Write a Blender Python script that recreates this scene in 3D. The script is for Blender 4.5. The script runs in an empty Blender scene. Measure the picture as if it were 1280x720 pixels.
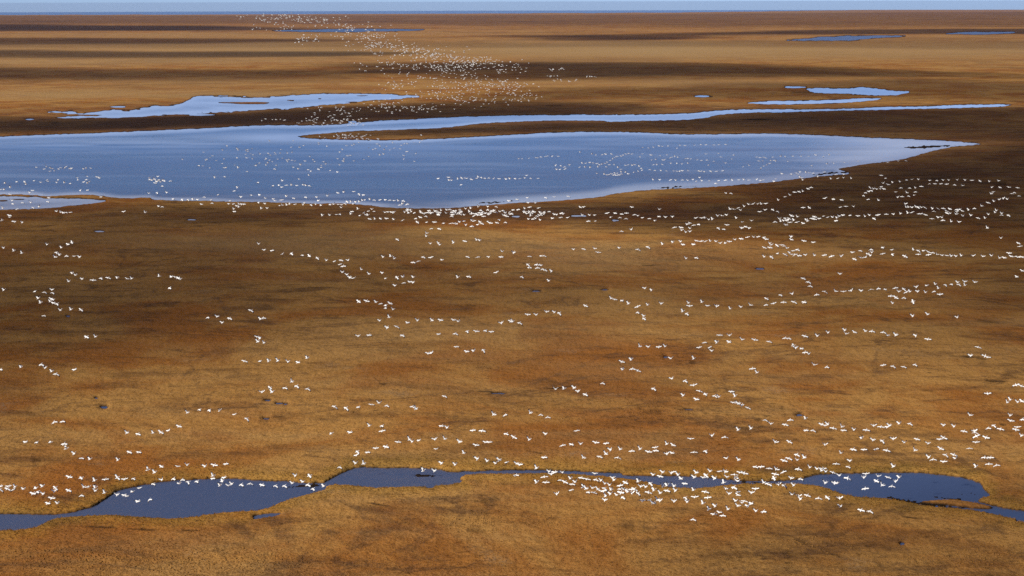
import bpy, math, random
import numpy as np
R = math.radians
random.seed(7)
rng = np.random.default_rng(11)
scene = bpy.context.scene
C = scene.collection

# ------------------------------------------------------------------ camera, sky, sun, exposure
CAM_H = 120.0                      # metres above the tundra (photographed from a light aircraft)
FPX = 2030.0                       # focal length in pixels of a 1280 px wide frame
PITCH = math.atan((360.0 - 2.4) / FPX)
ROLL = 0.0026
fwd0 = np.array([0.0, 1.0, 0.0]); up0 = np.array([0.0, 0.0, 1.0]); right0 = np.array([1.0, 0.0, 0.0])
FW = fwd0 * math.cos(PITCH) - up0 * math.sin(PITCH)
UP_ = up0 * math.cos(PITCH) + fwd0 * math.sin(PITCH)
UP = UP_ * math.cos(ROLL) + right0 * math.sin(ROLL)
RT = right0 * math.cos(ROLL) - UP_ * math.sin(ROLL)
from mathutils import Matrix
cam_data = bpy.data.cameras.new('camera')
cam = bpy.data.objects.new('camera', cam_data); C.objects.link(cam)
M = Matrix(((RT[0], UP[0], -FW[0], 0), (RT[1], UP[1], -FW[1], 0), (RT[2], UP[2], -FW[2], CAM_H), (0, 0, 0, 1)))
cam.matrix_world = M
cam_data.sensor_width = 36.0
cam_data.lens = FPX / 1280.0 * 36.0
cam_data.clip_start = 1.0
cam_data.clip_end = 200000.0
scene.camera = cam

SUN_AZ = R(124.0)                   # to the left of the view direction (+Y), counter-clockwise
SUN_EL = R(36.0)
SUN = np.array([-math.sin(SUN_AZ) * math.cos(SUN_EL), math.cos(SUN_AZ) * math.cos(SUN_EL), math.sin(SUN_EL)])
world = bpy.data.worlds.new('World'); scene.world = world; world.use_nodes = True
wn = world.node_tree
for n in list(wn.nodes): wn.nodes.remove(n)
sky = wn.nodes.new('ShaderNodeTexSky'); sky.sky_type = 'NISHITA'; sky.sun_disc = False
sky.sun_elevation = SUN_EL
sky.sun_rotation = -SUN_AZ         # checked against the lamp below
sky.altitude = 0.0; sky.air_density = 0.38; sky.dust_density = 0.0; sky.ozone_density = 2.0
bg = wn.nodes.new('ShaderNodeBackground'); bg.inputs['Strength'].default_value = 0.064
wo = wn.nodes.new('ShaderNodeOutputWorld')
tint = wn.nodes.new('ShaderNodeMix'); tint.data_type = 'RGBA'; tint.blend_type = 'MULTIPLY'; tint.inputs[0].default_value = 1.0; tint.inputs[7].default_value = (0.74, 0.80, 1.04, 1)
wn.links.new(sky.outputs[0], tint.inputs[6]); wn.links.new(tint.outputs[2], bg.inputs[0]); wn.links.new(bg.outputs[0], wo.inputs[0])
sl = bpy.data.lights.new('sun', 'SUN'); sl.energy = 4.8; sl.angle = R(0.55); sl.color = (1.0, 0.95, 0.87)
so = bpy.data.objects.new('sun', sl); C.objects.link(so)
from mathutils import Vector
so.rotation_euler = Vector(-SUN).to_track_quat('-Z', 'Y').to_euler()
so.location = (-300, 0, 400)
vs = scene.view_settings
vs.view_transform = 'Standard'; vs.look = 'None'; vs.gamma = 1.0; vs.exposure = 0.52; vs.use_curve_mapping = False
scene.cycles.use_denoising = False
scene.cycles.denoiser = 'OPENIMAGEDENOISE'
scene.cycles.denoising_input_passes = 'RGB_ALBEDO_NORMAL'
scene.cycles.denoising_prefilter = 'NONE'
scene.cycles.sample_clamp_indirect = 3.0
scene.cycles.max_bounces = 6
scene.cycles.transparent_max_bounces = 12

# ------------------------------------------------------------------ the lie of the land
ER = 7.4e6                         # earth radius with refraction; flat to 4 km, then falling away
def drop(d):
    e = np.maximum(np.asarray(d, float) - 4000.0, 0.0)
    return -e * e / (2 * ER)
def ray(px, py):
    d = FW[None] + np.outer((np.atleast_1d(px) - 640.0) / FPX, RT) - np.outer((np.atleast_1d(py) - 360.0) / FPX, UP)
    return d
def ground(px, py):
    """world ground points seen at pixels of the 1280 x 720 frame"""
    d = ray(px, py); h = np.hypot(d[:, 0], d[:, 1])
    s = -d[:, 2] / h                                   # downward slope
    t = CAM_H / np.maximum(s, 1e-4)
    for _ in range(12):
        t = np.clip((CAM_H - drop(t)) / np.maximum(s, 1e-4), 10, 60000)
    return np.stack([d[:, 0] / h * t, d[:, 1] / h * t, drop(t)], 1)
def project(P):
    q = P - np.array([0, 0, CAM_H])
    z = np.maximum(q @ FW, 1.0)
    return 640 + FPX * (q @ RT) / z, 360 - FPX * (q @ UP) / z

def hash2(ix, iy, seed):
    h = (ix.astype(np.int64) * 374761393 + iy.astype(np.int64) * 668265263 + seed * 974634777) & 0xFFFFFFFF
    h = ((h ^ (h >> 13)) * 1274126177) & 0xFFFFFFFF
    return ((h ^ (h >> 16)) & 0xFFFF) / 65535.0
def vnoise(x, y, seed=0):
    ix = np.floor(x); iy = np.floor(y); fx = x - ix; fy = y - iy
    fx = fx * fx * fx * (fx * (fx * 6 - 15) + 10); fy = fy * fy * fy * (fy * (fy * 6 - 15) + 10)
    a = hash2(ix, iy, seed); b = hash2(ix + 1, iy, seed); c = hash2(ix, iy + 1, seed); d = hash2(ix + 1, iy + 1, seed)
    return (a + (b - a) * fx + (c - a) * fy + (a - b - c + d) * fx * fy) * 2 - 1
def fbm(x, y, seed=0, octv=4):
    r = np.zeros_like(x); a = 1.0; s = 0
    for o in range(octv):
        r += a * vnoise(x, y, seed + o); s += a; a *= 0.5; x = x * 2.03 + 17.1; y = y * 2.03 - 9.7
    return r / s
def sstep(a, b, x):
    t = np.clip((x - a) / (b - a), 0, 1); return t * t * (3 - 2 * t)

def smooth_poly(pts, n=3):
    p = np.array(pts, float); m = len(p); out = []
    for i in range(m):
        p0, p1, p2, p3 = p[i - 1], p[i], p[(i + 1) % m], p[(i + 2) % m]
        for k in range(n):
            t = k / n
            out.append(p1 + (p2 - p1) * (3 * t * t - 2 * t ** 3) + 0.4 * ((p2 - p0) * (t ** 3 - 2 * t * t + t) + (p3 - p1) * (t ** 3 - t * t)))
    return np.array(out)
def ell(cx, cy, rx, ry, seed=0, n=14):
    r = random.Random(int(cx * 7 + cy * 13 + seed))
    return [(cx + rx * math.cos(a) * r.uniform(.75, 1.15), cy + ry * math.sin(a) * r.uniform(.75, 1.15)) for a in [2 * math.pi * k / n for k in range(n)]]
def sdf(poly, X, Y):
    """signed distance in pixels, positive inside"""
    best = np.full(X.shape, 1e9); inside = np.zeros(X.shape, bool)
    n = len(poly)
    for i in range(n):
        x1, y1 = poly[i]; x2, y2 = poly[(i + 1) % n]
        dx, dy = x2 - x1, y2 - y1; L = dx * dx + dy * dy + 1e-12
        t = np.clip(((X - x1) * dx + (Y - y1) * dy) / L, 0, 1)
        best = np.minimum(best, (X - x1 - t * dx) ** 2 + (Y - y1 - t * dy) ** 2)
        if y1 != y2:
            c = ((y1 > Y) != (y2 > Y)) & (X < dx * (Y - y1) / (dy) + x1)
            inside ^= c
    d = np.sqrt(best)
    return np.where(inside, d, -d)

# ------------------------------------------------------------------ waters (outlines as surveyed from the photograph, laid on the ground)
BIG = [(-260,178),(-120,176),(0,171),(60,168.5),(120,166.5),(200,163),(260,160.5),(300,158),(340,156.5),(380,157),(420,156),(440,154),(470,151.5),(500,150),(560,147),(620,145),(680,144),(730,143.5),(800,143.5),(860,142),(890,139),(930,137),(1000,137),(1060,136),(1100,134),(1150,133.2),(1200,131.2),(1262,130.6),(1252,133),(1200,135),(1140,136.2),(1085,137.6),(1030,138.6),(990,140),(930,141),(900,143.4),(880,147.5),(850,150),(800,151),(770,152),(740,150.5),(690,150.5),(640,152),(600,154.5),(560,159),(520,161),(480,162.5),(440,164),(400,167),(374,170),(374,171.6),(400,174),(440,175),(490,175.5),(530,174.5),(580,172),(640,168.5),(690,166),(740,165),(790,165.5),(850,168),(900,168),(960,167),(1020,169),(1060,171),(1120,173.5),(1180,176),(1226,180),(1190,183.5),(1160,190),(1140,196),(1120,200.5),(1090,204),(1060,209),(1048,211.5),(1062,217),(1040,219),(1000,223),(960,228),(900,233),(850,235.5),(810,237.5),(775,241),(750,246),(720,249),(680,252),(640,254),(600,257),(560,260),(520,260.5),(490,259.5),(460,256.5),(430,254.5),(380,254),(330,252.5),(290,252),(250,251),(210,250.5),(190,249),(187,247),(150,247.5),(120,244),(90,243.5),(60,245.5),(40,243.5),(0,243),(-120,241),(-260,240)]
SIDE = [(-160,246),(0,245.4),(30,246.4),(45,246.2),(60,248.2),(100,248.4),(132,251),(120,253.5),(90,257),(50,260.5),(0,262),(-160,265)]
UPPER = [(60,140),(87,138.5),(104,142),(141,137.5),(161,138.5),(188,133.5),(218,132),(232,127),(248,120.3),(292,121),(322,121.7),(370,119.4),(420,117.4),(480,117.5),(500,119),(524,121),(500,123.5),(470,125),(440,128),(420,130),(385,133),(360,136),(330,137),(290,139),(240,142),(200,144.5),(170,146),(140,147.2),(95,147.6),(70,147.2),(128,144),(100,143.4)]
POOL_R = [(1008,112),(1015,110.5),(1060,110.5),(1075,109.3),(1090,110.5),(1110,113),(1136,114),(1133,116),(1120,119),(1090,118.8),(1060,117),(1020,116)]
POOL_R2 = [(935,128.8),(970,126.5),(1020,125.5),(1060,123.8),(1100,122.8),(1095,124.8),(1060,128),(1025,129.6),(1000,130.2),(960,130.2)]
CHAIN = [(-200,642),(0,643),(37,643),(57,644),(85,642),(110,636),(125,629),(140,619),(150,613),(175,607.5),(195,604),(225,600.5),(260,599),(295,599),(320,600.7),(357,602),(382,604.3),(404,603.8),(410,601),(427,592.5),(442,586),(452,584.5),(470,585),(507,585.5),(540,586),(555,589),(560,590.6),(582,589.8),(607,588.8),(640,588.2),(690,588.4),(745,590.6),(775,592),(780,594.5),(810,595.5),(855,595.5),(890,598),(922,601),(960,602),(997,600),(1017,595),(1042,592.5),(1085,592),(1135,591),(1177,594),(1207,598),(1225,604.5),(1230,612.5),(1237,620),(1221,625.5),(1235,631),(1260,636),(1280,639),(1400,655),(1560,675),(1560,700),(1400,675),(1280,654),(1270,650),(1250,645),(1230,641),(1210,637.5),(1185,635.5),(1160,633),(1135,629),(1110,624),(1090,623),(1060,620),(1045,615),(1027,609),(1002,605.7),(975,604.8),(960,604.8),(915,606),(890,609.5),(865,611),(840,609.5),(820,606),(800,601),(775,598),(740,595),(702,592.4),(665,592.4),(640,592.4),(607,592.8),(581,594.5),(575,599),(577,602.5),(565,606),(545,608),(540,611),(530,609),(510,609),(482,610.5),(455,609),(435,607),(415,606.4),(407,609),(405,613),(380,620),(357,626),(340,634),(320,639),(287,641),(260,644),(237,647.5),(212,649),(180,647.5),(150,645),(120,645),(87,647),(65,650),(47,659),(25,662.5),(0,664),(-200,672)]
FAR_R = [(984,50.8),(996,49.4),(1012,48.2),(1022,46.6),(1050,45.4),(1090,44.6),(1132,44.4),(1118,46),(1098,47),(1080,48.7),(1066,50.3),(1040,50.8)]
FAR_R2 = [(1183,42.2),(1210,40.3),(1264,39.8),(1264,41.5),(1220,42.8)]
FAR_L = [(340,38.4),(420,36.6),(500,36.4),(528,37.1),(520,38.3),(430,39.6),(380,39.6)]
FAR_L2 = [(52,33.5),(70,32.9),(106,33.0),(104,34.0),(70,34.0)]
waters = [('lake', BIG, 'lake'), ('pond', SIDE, 'lake'), ('lake', UPPER, 'far'), ('pond', POOL_R, 'far'), ('pond', POOL_R2, 'far'), ('pond', CHAIN, 'near'),
          ('pond', FAR_R, 'farblue'), ('pond', FAR_R2, 'farblue'), ('pond', FAR_L, 'farblue')]
small = [(253,143.5,20,.9),(148,133.7,9,.8),(38,149.2,5,.7),(994,109,14,1),(879,120.6,11,.9),
  (120.5,498,1.8,.8),(130,509.5,4.4,1.6),(335,501,4,.9),(349,504.8,5,1.1),(357,505.8,3,.8),(333,524,4.5,.9),(624,492.4,10,.7),(861,512.6,5,.6),(832,447,2.6,.9),
  (999,519.6,4,1.4),(125,289.4,6,.7),(240,274.9,5,.8),(724,270.2,10,1.0),(770,275.6,5,.9),(645,271,5,1.0),(950,336.4,6,.8),(670,364.4,5,.6),(756,362.6,4,.6),(1128,680.6,3,1.8),
  (85,395.6,2.5,.7),(440,152.6,5,1.0)]
for s in small: waters.append(('pool', ell(*s), 'near' if s[1] > 300 else 'far'))
waters.append(('pool', [(318,646),(332,643.5),(350,642),(347,645),(330,648),(318,650)], 'near'))
islands = [[(268,128.2),(300,127.4),(336,127.8),(330,130.2),(300,130)], [(14,249.3),(24,248.4),(33,249.2),(24,250)], [(-8,250.8),(8,250),(9,251.6),(-8,252)],
  [(358,125.2),(368,125),(366,126.4)], [(394,123),(402,123),(400,124)], [(430,127.5),(446,127),(444,128.6)], [(444,119.5),(462,119.2),(455,120.4)],
  [(1148,628),(1177,625.6),(1197,625.4),(1222,629.6),(1243,635.4),(1222,636.4),(1185,631.8)]]
# mud and sunken sedge just breaking the surface
muds = [[(1108,620),(1132,624.5),(1160,629),(1190,633.5),(1214,637),(1180,634.6),(1146,630.6),(1114,625)], [(1160,620.6),(1180,621.4),(1206,624.6),(1222,627.6),(1196,625.2),(1172,622.6)],
  [(512,594.6),(530,592.8),(552,594),(548,596),(528,596.4)], [(356,610.4),(372,606.6),(392,605.4),(402,607),(392,609.4),(374,609)], [(905,602.6),(930,602.6),(960,603.4),(930,605)],
  [(1014,218.5),(1044,214.8),(1062,216.2),(1040,217.6),(1020,219.6)], [(1130,183.6),(1180,181.2),(1196,181.6),(1170,184.4),(1140,186)], [(810,235.2),(850,232.6),(875,232.2),(850,234.4)], [(590,253.8),(630,251.4),(646,251.2),(620,254)]]
# dark peat cuts and wet hollows in the turf: centre, radii in the picture, tilt
peats = [(473,632.6,22,1.6,.16),(612,491.6,22,1.1,0),(346,523.6,12,1.0,0),(812,333,13,1,0),(715,361,26,2.4,-.05),(585,383.4,16,2,.02),(735,455,28,2.2,.1),(1213,447.5,32,1.2,.05),(1228,450,9,1.6,.1),
  (1266,537,7,2.4,.05),(1254,533,6,1.5,.1),(816,517,26,6,0),(1135,536,20,2,0),(680,574,3,7,.3),(672,569,12,1.2,.2),(795,662,28,9,.05),(830,668,16,3,.02),(730,660,30,4,.02),(905,668,24,6,.08),(1010,680,30,6,.15),
  (1086,663,14,2,.05),(1140,650,18,1.5,.1),(50,578,34,6,.05),(130,571,20,4,0),(120,661,30,1.6,.02),(180,664,24,1.4,.02),(240,666,20,1.2,-.02),(595,665,20,4,.05),(615,628,26,8,.02),(1100,705,40,6,.05),
  (1240,404,34,2,.1),(1060,446,18,2,.05),(300,395,30,2,0),(445,386,20,2,0),(425,398,22,2.5,0),(150,340,26,2,.02),(90,345,20,2,-.02),
  (760,450,18,2,.15),(1124,415,10,5,.4),(870,455,30,3,0),(1160,490,18,2,.12),(1245,478,22,1.5,.05),(480,482,8,1.4,0),(700,487,26,1.6,-.08),(690,478,14,2,.2),(462,460,26,6,.05),(915,468,4,3,0),(990,565,26,3,0),
  (1250,230,26,6,0),(1170,225,24,4,0),(1100,160,26,2.2,0),(1190,158,40,2.5,0),(840,160,40,2,0),(950,150,30,1.5,0),(700,133,60,2,0),(150,160,60,3,0),(60,154,50,2.5,0),(80,272,40,4,0),(250,262,50,2,0),(1000,116,60,2,0)]

def survey(px, py, X, Y):
    """water depth field S (pixels, + inside water), mud, peat, and vegetation tone at ground points"""
    S = np.full(px.shape, -60.0); SN = np.full(px.shape, -60.0); MUD = np.full(px.shape, -60.0)
    D = np.hypot(X, Y)
    wob = 0.55 * vnoise(px / 5.0, py / 1.6, 3) + 0.35 * vnoise(px / 2.1, py / 0.9, 4)
    wob *= np.where(py > 400, 1.0, 0.75)
    def near(poly, m):
        a = poly.min(0) - m; b = poly.max(0) + m
        return np.where((px > a[0]) & (px < b[0]) & (py > a[1]) & (py < b[1]))[0]
    for name, poly, kind in WPOLY:
        big = kind == 'near' and name == 'pond'
        i = near(poly, 34 if big else 9)
        if len(i) == 0: continue
        v = sdf(poly, px[i], py[i])
        v = v + wob[i] * np.clip(0.25 + (poly[:, 1].max() - poly[:, 1].min()) / 12.0, 0, 1.1)
        if kind in ('far', 'farblue'): v = v + (0.9 if name == 'lake' else 0.45) * vnoise(px[i] / 16, py[i] / 1.15, 12) + (0.5 if name == 'lake' else 0.2) * vnoise(px[i] / 6, py[i] / 0.8, 13)
        S[i] = np.maximum(S[i], v)
        if big: SN[i] = np.maximum(SN[i], v)
    for poly in IPOLY:
        i = near(poly, 9); S[i] = np.minimum(S[i], -sdf(poly, px[i], py[i]) - wob[i] * 0.5)
    for poly in MPOLY:
        i = near(poly, 9); MUD[i] = np.maximum(MUD[i], sdf(poly, px[i], py[i]) + 1.1 * vnoise(px[i] / 3.2, py[i] / 0.8, 9))
    for poly in (np.array([(1186,605),(1214,604),(1226,613),(1214,622),(1190,621)], float), np.array([(520,593),(550,591),(566,597),(540,600)], float)):      # weed stems standing in the water
        i = near(poly, 3); MUD[i] = np.maximum(MUD[i], np.minimum(sdf(poly, px[i], py[i]), 0) - 0.62 + 1.2 * vnoise(px[i] / 1.9, py[i] / 0.9, 19))
    PEAT = np.zeros(px.shape)
    for k, (cx, cy, rx, ry, tilt) in enumerate(peats):
        m = np.where((abs(px - cx) < rx * 1.6) & (abs(py - cy) < ry * 1.8 + abs(tilt) * rx * 1.5))[0]
        if len(m) == 0: continue
        u = (px[m] - cx) / rx; w = (py[m] - cy - tilt * (px[m] - cx)) / ry
        thin = ry < 1.7
        q = 1 - np.sqrt(u * u + w * w) + (0.35 if thin else 0.6) * fbm(px[m] / (4 + rx * .25), py[m] / (1.0 + ry * .25), 31 + k, 3)
        st = 1.0 if thin else sstep(0.06, 0.34, fbm(X[m] / np.maximum(4.5, D[m] / 80), Y[m] / np.maximum(1.6, D[m] / 170), 140, 3) + 0.10)
        PEAT[m] = np.maximum(PEAT[m], sstep(0.0, 0.7, q) * st * (0.9 if thin else 0.42))
    return S, SN, MUD, PEAT, D

def terrain(px, py, X, Y):
    S, SN, MUD, PEAT, D = survey(px, py, X, Y)
    nearf = 1 - sstep(600, 1600, D)
    rel = 0.16 * fbm(X / 45, Y / 45, 50, 3) + nearf * (0.16 * fbm(X / 7, Y / 7, 60, 2) + 0.13 * np.abs(vnoise(X / 1.7, Y / 1.7, 70)))
    rel = rel - PEAT * np.where(D < 900, 0.28, 0.0)
    t = -S
    bank = np.where(t > 0, np.minimum(0.42 * t, 0.42 + 0.05 * np.minimum(t, 6) / 6), np.maximum(0.45 * t, -0.9))
    away = sstep(0.8, 5.0, t)
    h = bank + away * (0.12 + rel * np.clip(1, 0, 1)) * np.where(t > 0, 1, 0)
    mud = (MUD > 0) & (S > -0.5)
    h = np.where(mud, np.clip(0.06 * MUD + 0.012, -0.05, 0.07), h)
    h = np.maximum(h, np.where((t > 1.2) & ~mud, 0.12, -9))
    wet = np.maximum(PEAT, (1 - sstep(0.15, 1.1, t)) * np.where(t > -1.5, 1, 1))
    wet = np.where(mud, 1.0, wet)
    sedge = sstep(-20, -2, SN + 6 * fbm(px / 14, py / 6, 90, 3)) * (SN < 0)
    return h, S, wet, sedge, D

WPOLY = [(n, smooth_poly(p), k) for n, p, k in waters]
IPOLY = [smooth_poly(p) for p in islands]
MPOLY = [smooth_poly(p) for p in muds]

# ------------------------------------------------------------------ materials
def mat(name):
    m = bpy.data.materials.new(name); m.use_nodes = True
    nt = m.node_tree
    for n in list(nt.nodes): nt.nodes.remove(n)
    out = nt.nodes.new('ShaderNodeOutputMaterial')
    return m, nt, out
class NB:
    def __init__(s, nt): s.nt = nt
    def n(s, t, **k):
        x = s.nt.nodes.new(t)
        for a, b in k.items(): setattr(x, a, b)
        return x
    def link(s, a, b): s.nt.links.new(a, b)
    def put(s, sock, v):
        if isinstance(v, (int, float)): sock.default_value = v
        elif isinstance(v, tuple): sock.default_value = (*v, 1.0) if len(v) == 3 and sock.type == 'RGBA' else v
        else: s.link(v, sock)
    def math(s, op, a, b=0.0, clamp=False):
        x = s.n('ShaderNodeMath', operation=op); x.use_clamp = clamp; s.put(x.inputs[0], a); s.put(x.inputs[1], b); return x.outputs[0]
    def mix(s, f, a, b, blend='MIX'):
        x = s.n('ShaderNodeMix', data_type='RGBA', blend_type=blend); s.put(x.inputs[0], f); s.put(x.inputs[6], a); s.put(x.inputs[7], b); return x.outputs[2]
    def ramp(s, v, a, b):
        x = s.n('ShaderNodeMapRange'); x.interpolation_type = 'SMOOTHSTEP'; s.put(x.inputs[0], v); x.inputs[1].default_value = a; x.inputs[2].default_value = b; return x.outputs[0]
    def pos(s): return s.n('ShaderNodeNewGeometry').outputs['Position']
    def scale(s, v, xyz, off=(0, 0, 0)):
        x = s.n('ShaderNodeMapping'); s.link(v, x.inputs[0]); x.inputs['Scale'].default_value = xyz; x.inputs['Location'].default_value = off; return x.outputs[0]
    def noise(s, v, sc, det=4, rough=0.55, dist=0.0):
        x = s.n('ShaderNodeTexNoise'); s.link(v, x.inputs['Vector']); x.inputs['Scale'].default_value = sc; x.inputs['Detail'].default_value = det
        x.inputs['Roughness'].default_value = rough; x.inputs['Distortion'].default_value = dist; return x.outputs['Fac']
    def attr(s, name): return s.n('ShaderNodeAttribute', attribute_name=name).outputs['Fac']

RUST = (0.232, 0.088, 0.019); TAN = (0.320, 0.164, 0.046); STRAW = (0.295, 0.184, 0.077); BROWN = (0.112, 0.052, 0.018); HEATH_SHADE = (0.056, 0.030, 0.018); GOLD = (0.315, 0.166, 0.032); GREY = (0.23, 0.165, 0.10); PEATC = (0.018, 0.011, 0.006); OLIVE = (0.205, 0.122, 0.024)
def tundra_color(nb, tuft=False):
    p = nb.scale(nb.pos(), (1, 1, 0))
    n_big = nb.noise(p, 1 / 420, 5, 0.6, 0.6)
    n_mid = nb.noise(nb.scale(p, (1, 1, 1), (91, 37, 0)), 1 / 75, 9, 0.66, 0.7)
    n_sm = nb.noise(nb.scale(p, (0.5, 1.25, 1), (13, 71, 0)), 1 / 14, 7, 0.68, 0.5)
    n_fine = nb.noise(p, 1 / 0.9, 3, 0.7)
    c = nb.mix(nb.ramp(n_mid, 0.385, 0.585), RUST, TAN)
    c = nb.mix(nb.math('MULTIPLY', nb.ramp(n_sm, 0.47, 0.66), 0.62), c, BROWN)
    c = nb.mix(nb.math('MULTIPLY', nb.ramp(n_big, 0.48, 0.64), 0.55), c, BROWN)
    rid = nb.noise(nb.scale(p, (0.8, 1, 1), (410, 250, 0)), 1 / 95, 5, 0.6, 0.9)          # drainage lines: dark wet sedge along old frost cracks
    line = nb.ramp(nb.math('ABSOLUTE', nb.math('SUBTRACT', rid, 0.5)), 0.016, 0.002)
    rid2 = nb.noise(nb.scale(p, (0.6, 1, 1), (77, 930, 0)), 1 / 34, 4, 0.6, 1.2)
    line2 = nb.math('MULTIPLY', nb.ramp(nb.math('ABSOLUTE', nb.math('SUBTRACT', rid2, 0.5)), 0.016, 0.002), nb.ramp(n_mid, 0.46, 0.60))
    line = nb.math('MAXIMUM', nb.math('MULTIPLY', line, nb.ramp(n_sm, 0.36, 0.56)), nb.math('MULTIPLY', line2, 0.8))
    c = nb.mix(nb.math('MULTIPLY', line, 0.48), c, HEATH_SHADE)
    tone = nb.attr('tone')
    c = nb.mix(nb.math('MULTIPLY', nb.math('MAXIMUM', tone, 0.0), 1.25, True), c, STRAW)
    heath_shade = nb.math('ADD', nb.math('MULTIPLY', tone, -1.0), nb.math('MULTIPLY', nb.math('SUBTRACT', n_sm, 0.5), 1.2), True)
    c = nb.mix(nb.math('MULTIPLY', nb.math('MULTIPLY', heath_shade, nb.ramp(tone, 0.02, -0.15)), 0.9), c, HEATH_SHADE)  # dark colour for heath and for painted-in cloud shade
    sedge = nb.attr('sedge')
    gold = nb.mix(nb.ramp(n_sm, 0.40, 0.66), GOLD, OLIVE)
    c = nb.mix(nb.math('MULTIPLY', sedge, 0.55), c, gold)
    gm = nb.math('MULTIPLY', nb.ramp(nb.noise(nb.scale(p, (1, 1, 1), (300, 11, 0)), 1 / 26, 4, 0.6), 0.60, 0.74), nb.ramp(n_fine, 0.42, 0.6))
    c = nb.mix(nb.math('MULTIPLY', gm, 0.6), c, GREY)
    c = nb.mix(nb.math('MULTIPLY', nb.ramp(n_fine, 0.50, 0.72), 0.35), c, BROWN if not tuft else RUST)
    if not tuft:
        fine2 = nb.noise(p, 1 / 0.35, 2, 0.6)
        c = nb.mix(nb.math('MULTIPLY', nb.ramp(fine2, 0.52, 0.7), 0.22), c, HEATH_SHADE)
    return c, n_sm, n_fine
mg, nt, out = mat('tundra'); nb = NB(nt)
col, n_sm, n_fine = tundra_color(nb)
col = nb.mix(nb.attr('wet'), col, PEATC)
bs = nb.n('ShaderNodeBsdfPrincipled'); nb.link(col, bs.inputs['Base Color']); bs.inputs['Roughness'].default_value = 1.0; bs.inputs['Specular IOR Level'].default_value = 0.0
hgt = nb.math('ADD', nb.math('MULTIPLY', n_fine, 0.35), nb.math('MULTIPLY', nb.noise(nb.pos(), 1 / 3.2, 3, 0.6), 0.9))
bp = nb.n('ShaderNodeBump'); nb.link(hgt, bp.inputs['Height']); bp.inputs['Strength'].default_value = 1.0; bp.inputs['Distance'].default_value = 0.7
nb.link(bp.outputs[0], bs.inputs['Normal']); nb.link(bs.outputs[0], out.inputs[0])

mt, nt, out = mat('sedge_tufts'); nb = NB(nt)
col, _, _ = tundra_color(nb, True)
tr = nb.attr('tint')
col = nb.mix(nb.math('MULTIPLY', nb.ramp(tr, 0.55, 1.0), 0.4), col, TAN)
col = nb.mix(nb.math('MULTIPLY', nb.ramp(tr, 0.25, 0.0), 0.4), col, BROWN)
col = nb.mix(nb.math('MULTIPLY', nb.attr('wet'), 0.75), col, HEATH_SHADE)
d1 = nb.n('ShaderNodeBsdfDiffuse'); d2 = nb.n('ShaderNodeBsdfTranslucent'); nb.link(col, d1.inputs[0]); nb.link(col, d2.inputs[0])
mx = nb.n('ShaderNodeMixShader'); mx.inputs[0].default_value = 0.3; nb.link(d1.outputs[0], mx.inputs[1]); nb.link(d2.outputs[0], mx.inputs[2]); nb.link(mx.outputs[0], out.inputs[0])

def water_mat(name, rough_lo, rough_hi, deep, streak, glint=0.0):
    m, nt, out = mat(name); nb = NB(nt)
    p = nb.pos()
    bs = nb.n('ShaderNodeBsdfPrincipled')
    nb.link(nb.mix(nb.math('MULTIPLY', nb.attr('calm'), glint), deep, (0.52, 0.62, 0.78)), bs.inputs['Base Color'])      # pale colour painted in for bright sky reflected by calm water
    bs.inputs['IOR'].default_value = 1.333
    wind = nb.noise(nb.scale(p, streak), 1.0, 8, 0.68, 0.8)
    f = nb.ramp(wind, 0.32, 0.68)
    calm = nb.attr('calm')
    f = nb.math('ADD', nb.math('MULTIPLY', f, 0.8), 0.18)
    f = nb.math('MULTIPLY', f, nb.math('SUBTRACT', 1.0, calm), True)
    r = nb.n('ShaderNodeMapRange'); nb.link(f, r.inputs[0]); r.inputs[3].default_value = rough_lo; r.inputs[4].default_value = rough_hi
    nb.link(r.outputs[0], bs.inputs['Roughness'])
    w = nb.math('ADD', nb.noise(p, 1.1, 3, 0.6), nb.math('MULTIPLY', nb.noise(p, 0.23, 3, 0.6), 2.0))
    bp = nb.n('ShaderNodeBump'); nb.link(w, bp.inputs['Height']); bp.inputs['Distance'].default_value = 0.25
    nb.link(nb.math('MULTIPLY', f, 0.22), bp.inputs['Strength'])
    nb.link(bp.outputs[0], bs.inputs['Normal']); nb.link(bs.outputs[0], out.inputs[0])
    return m
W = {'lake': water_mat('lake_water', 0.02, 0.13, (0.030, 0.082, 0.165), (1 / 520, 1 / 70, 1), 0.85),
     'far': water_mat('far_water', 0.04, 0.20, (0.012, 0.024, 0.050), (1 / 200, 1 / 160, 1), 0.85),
     'near': water_mat('pond_water', 0.03, 0.14, (0.044, 0.062, 0.118), (1 / 60, 1 / 40, 1)),
     'farblue': water_mat('far_pond_water', 0.22, 0.34, (0.014, 0.030, 0.075), (1 / 900, 1 / 900, 1)),
     'sea': water_mat('sea_water', 0.12, 0.18, (0.02, 0.06, 0.14), (1 / 3000, 1 / 3000, 1))}

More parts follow.
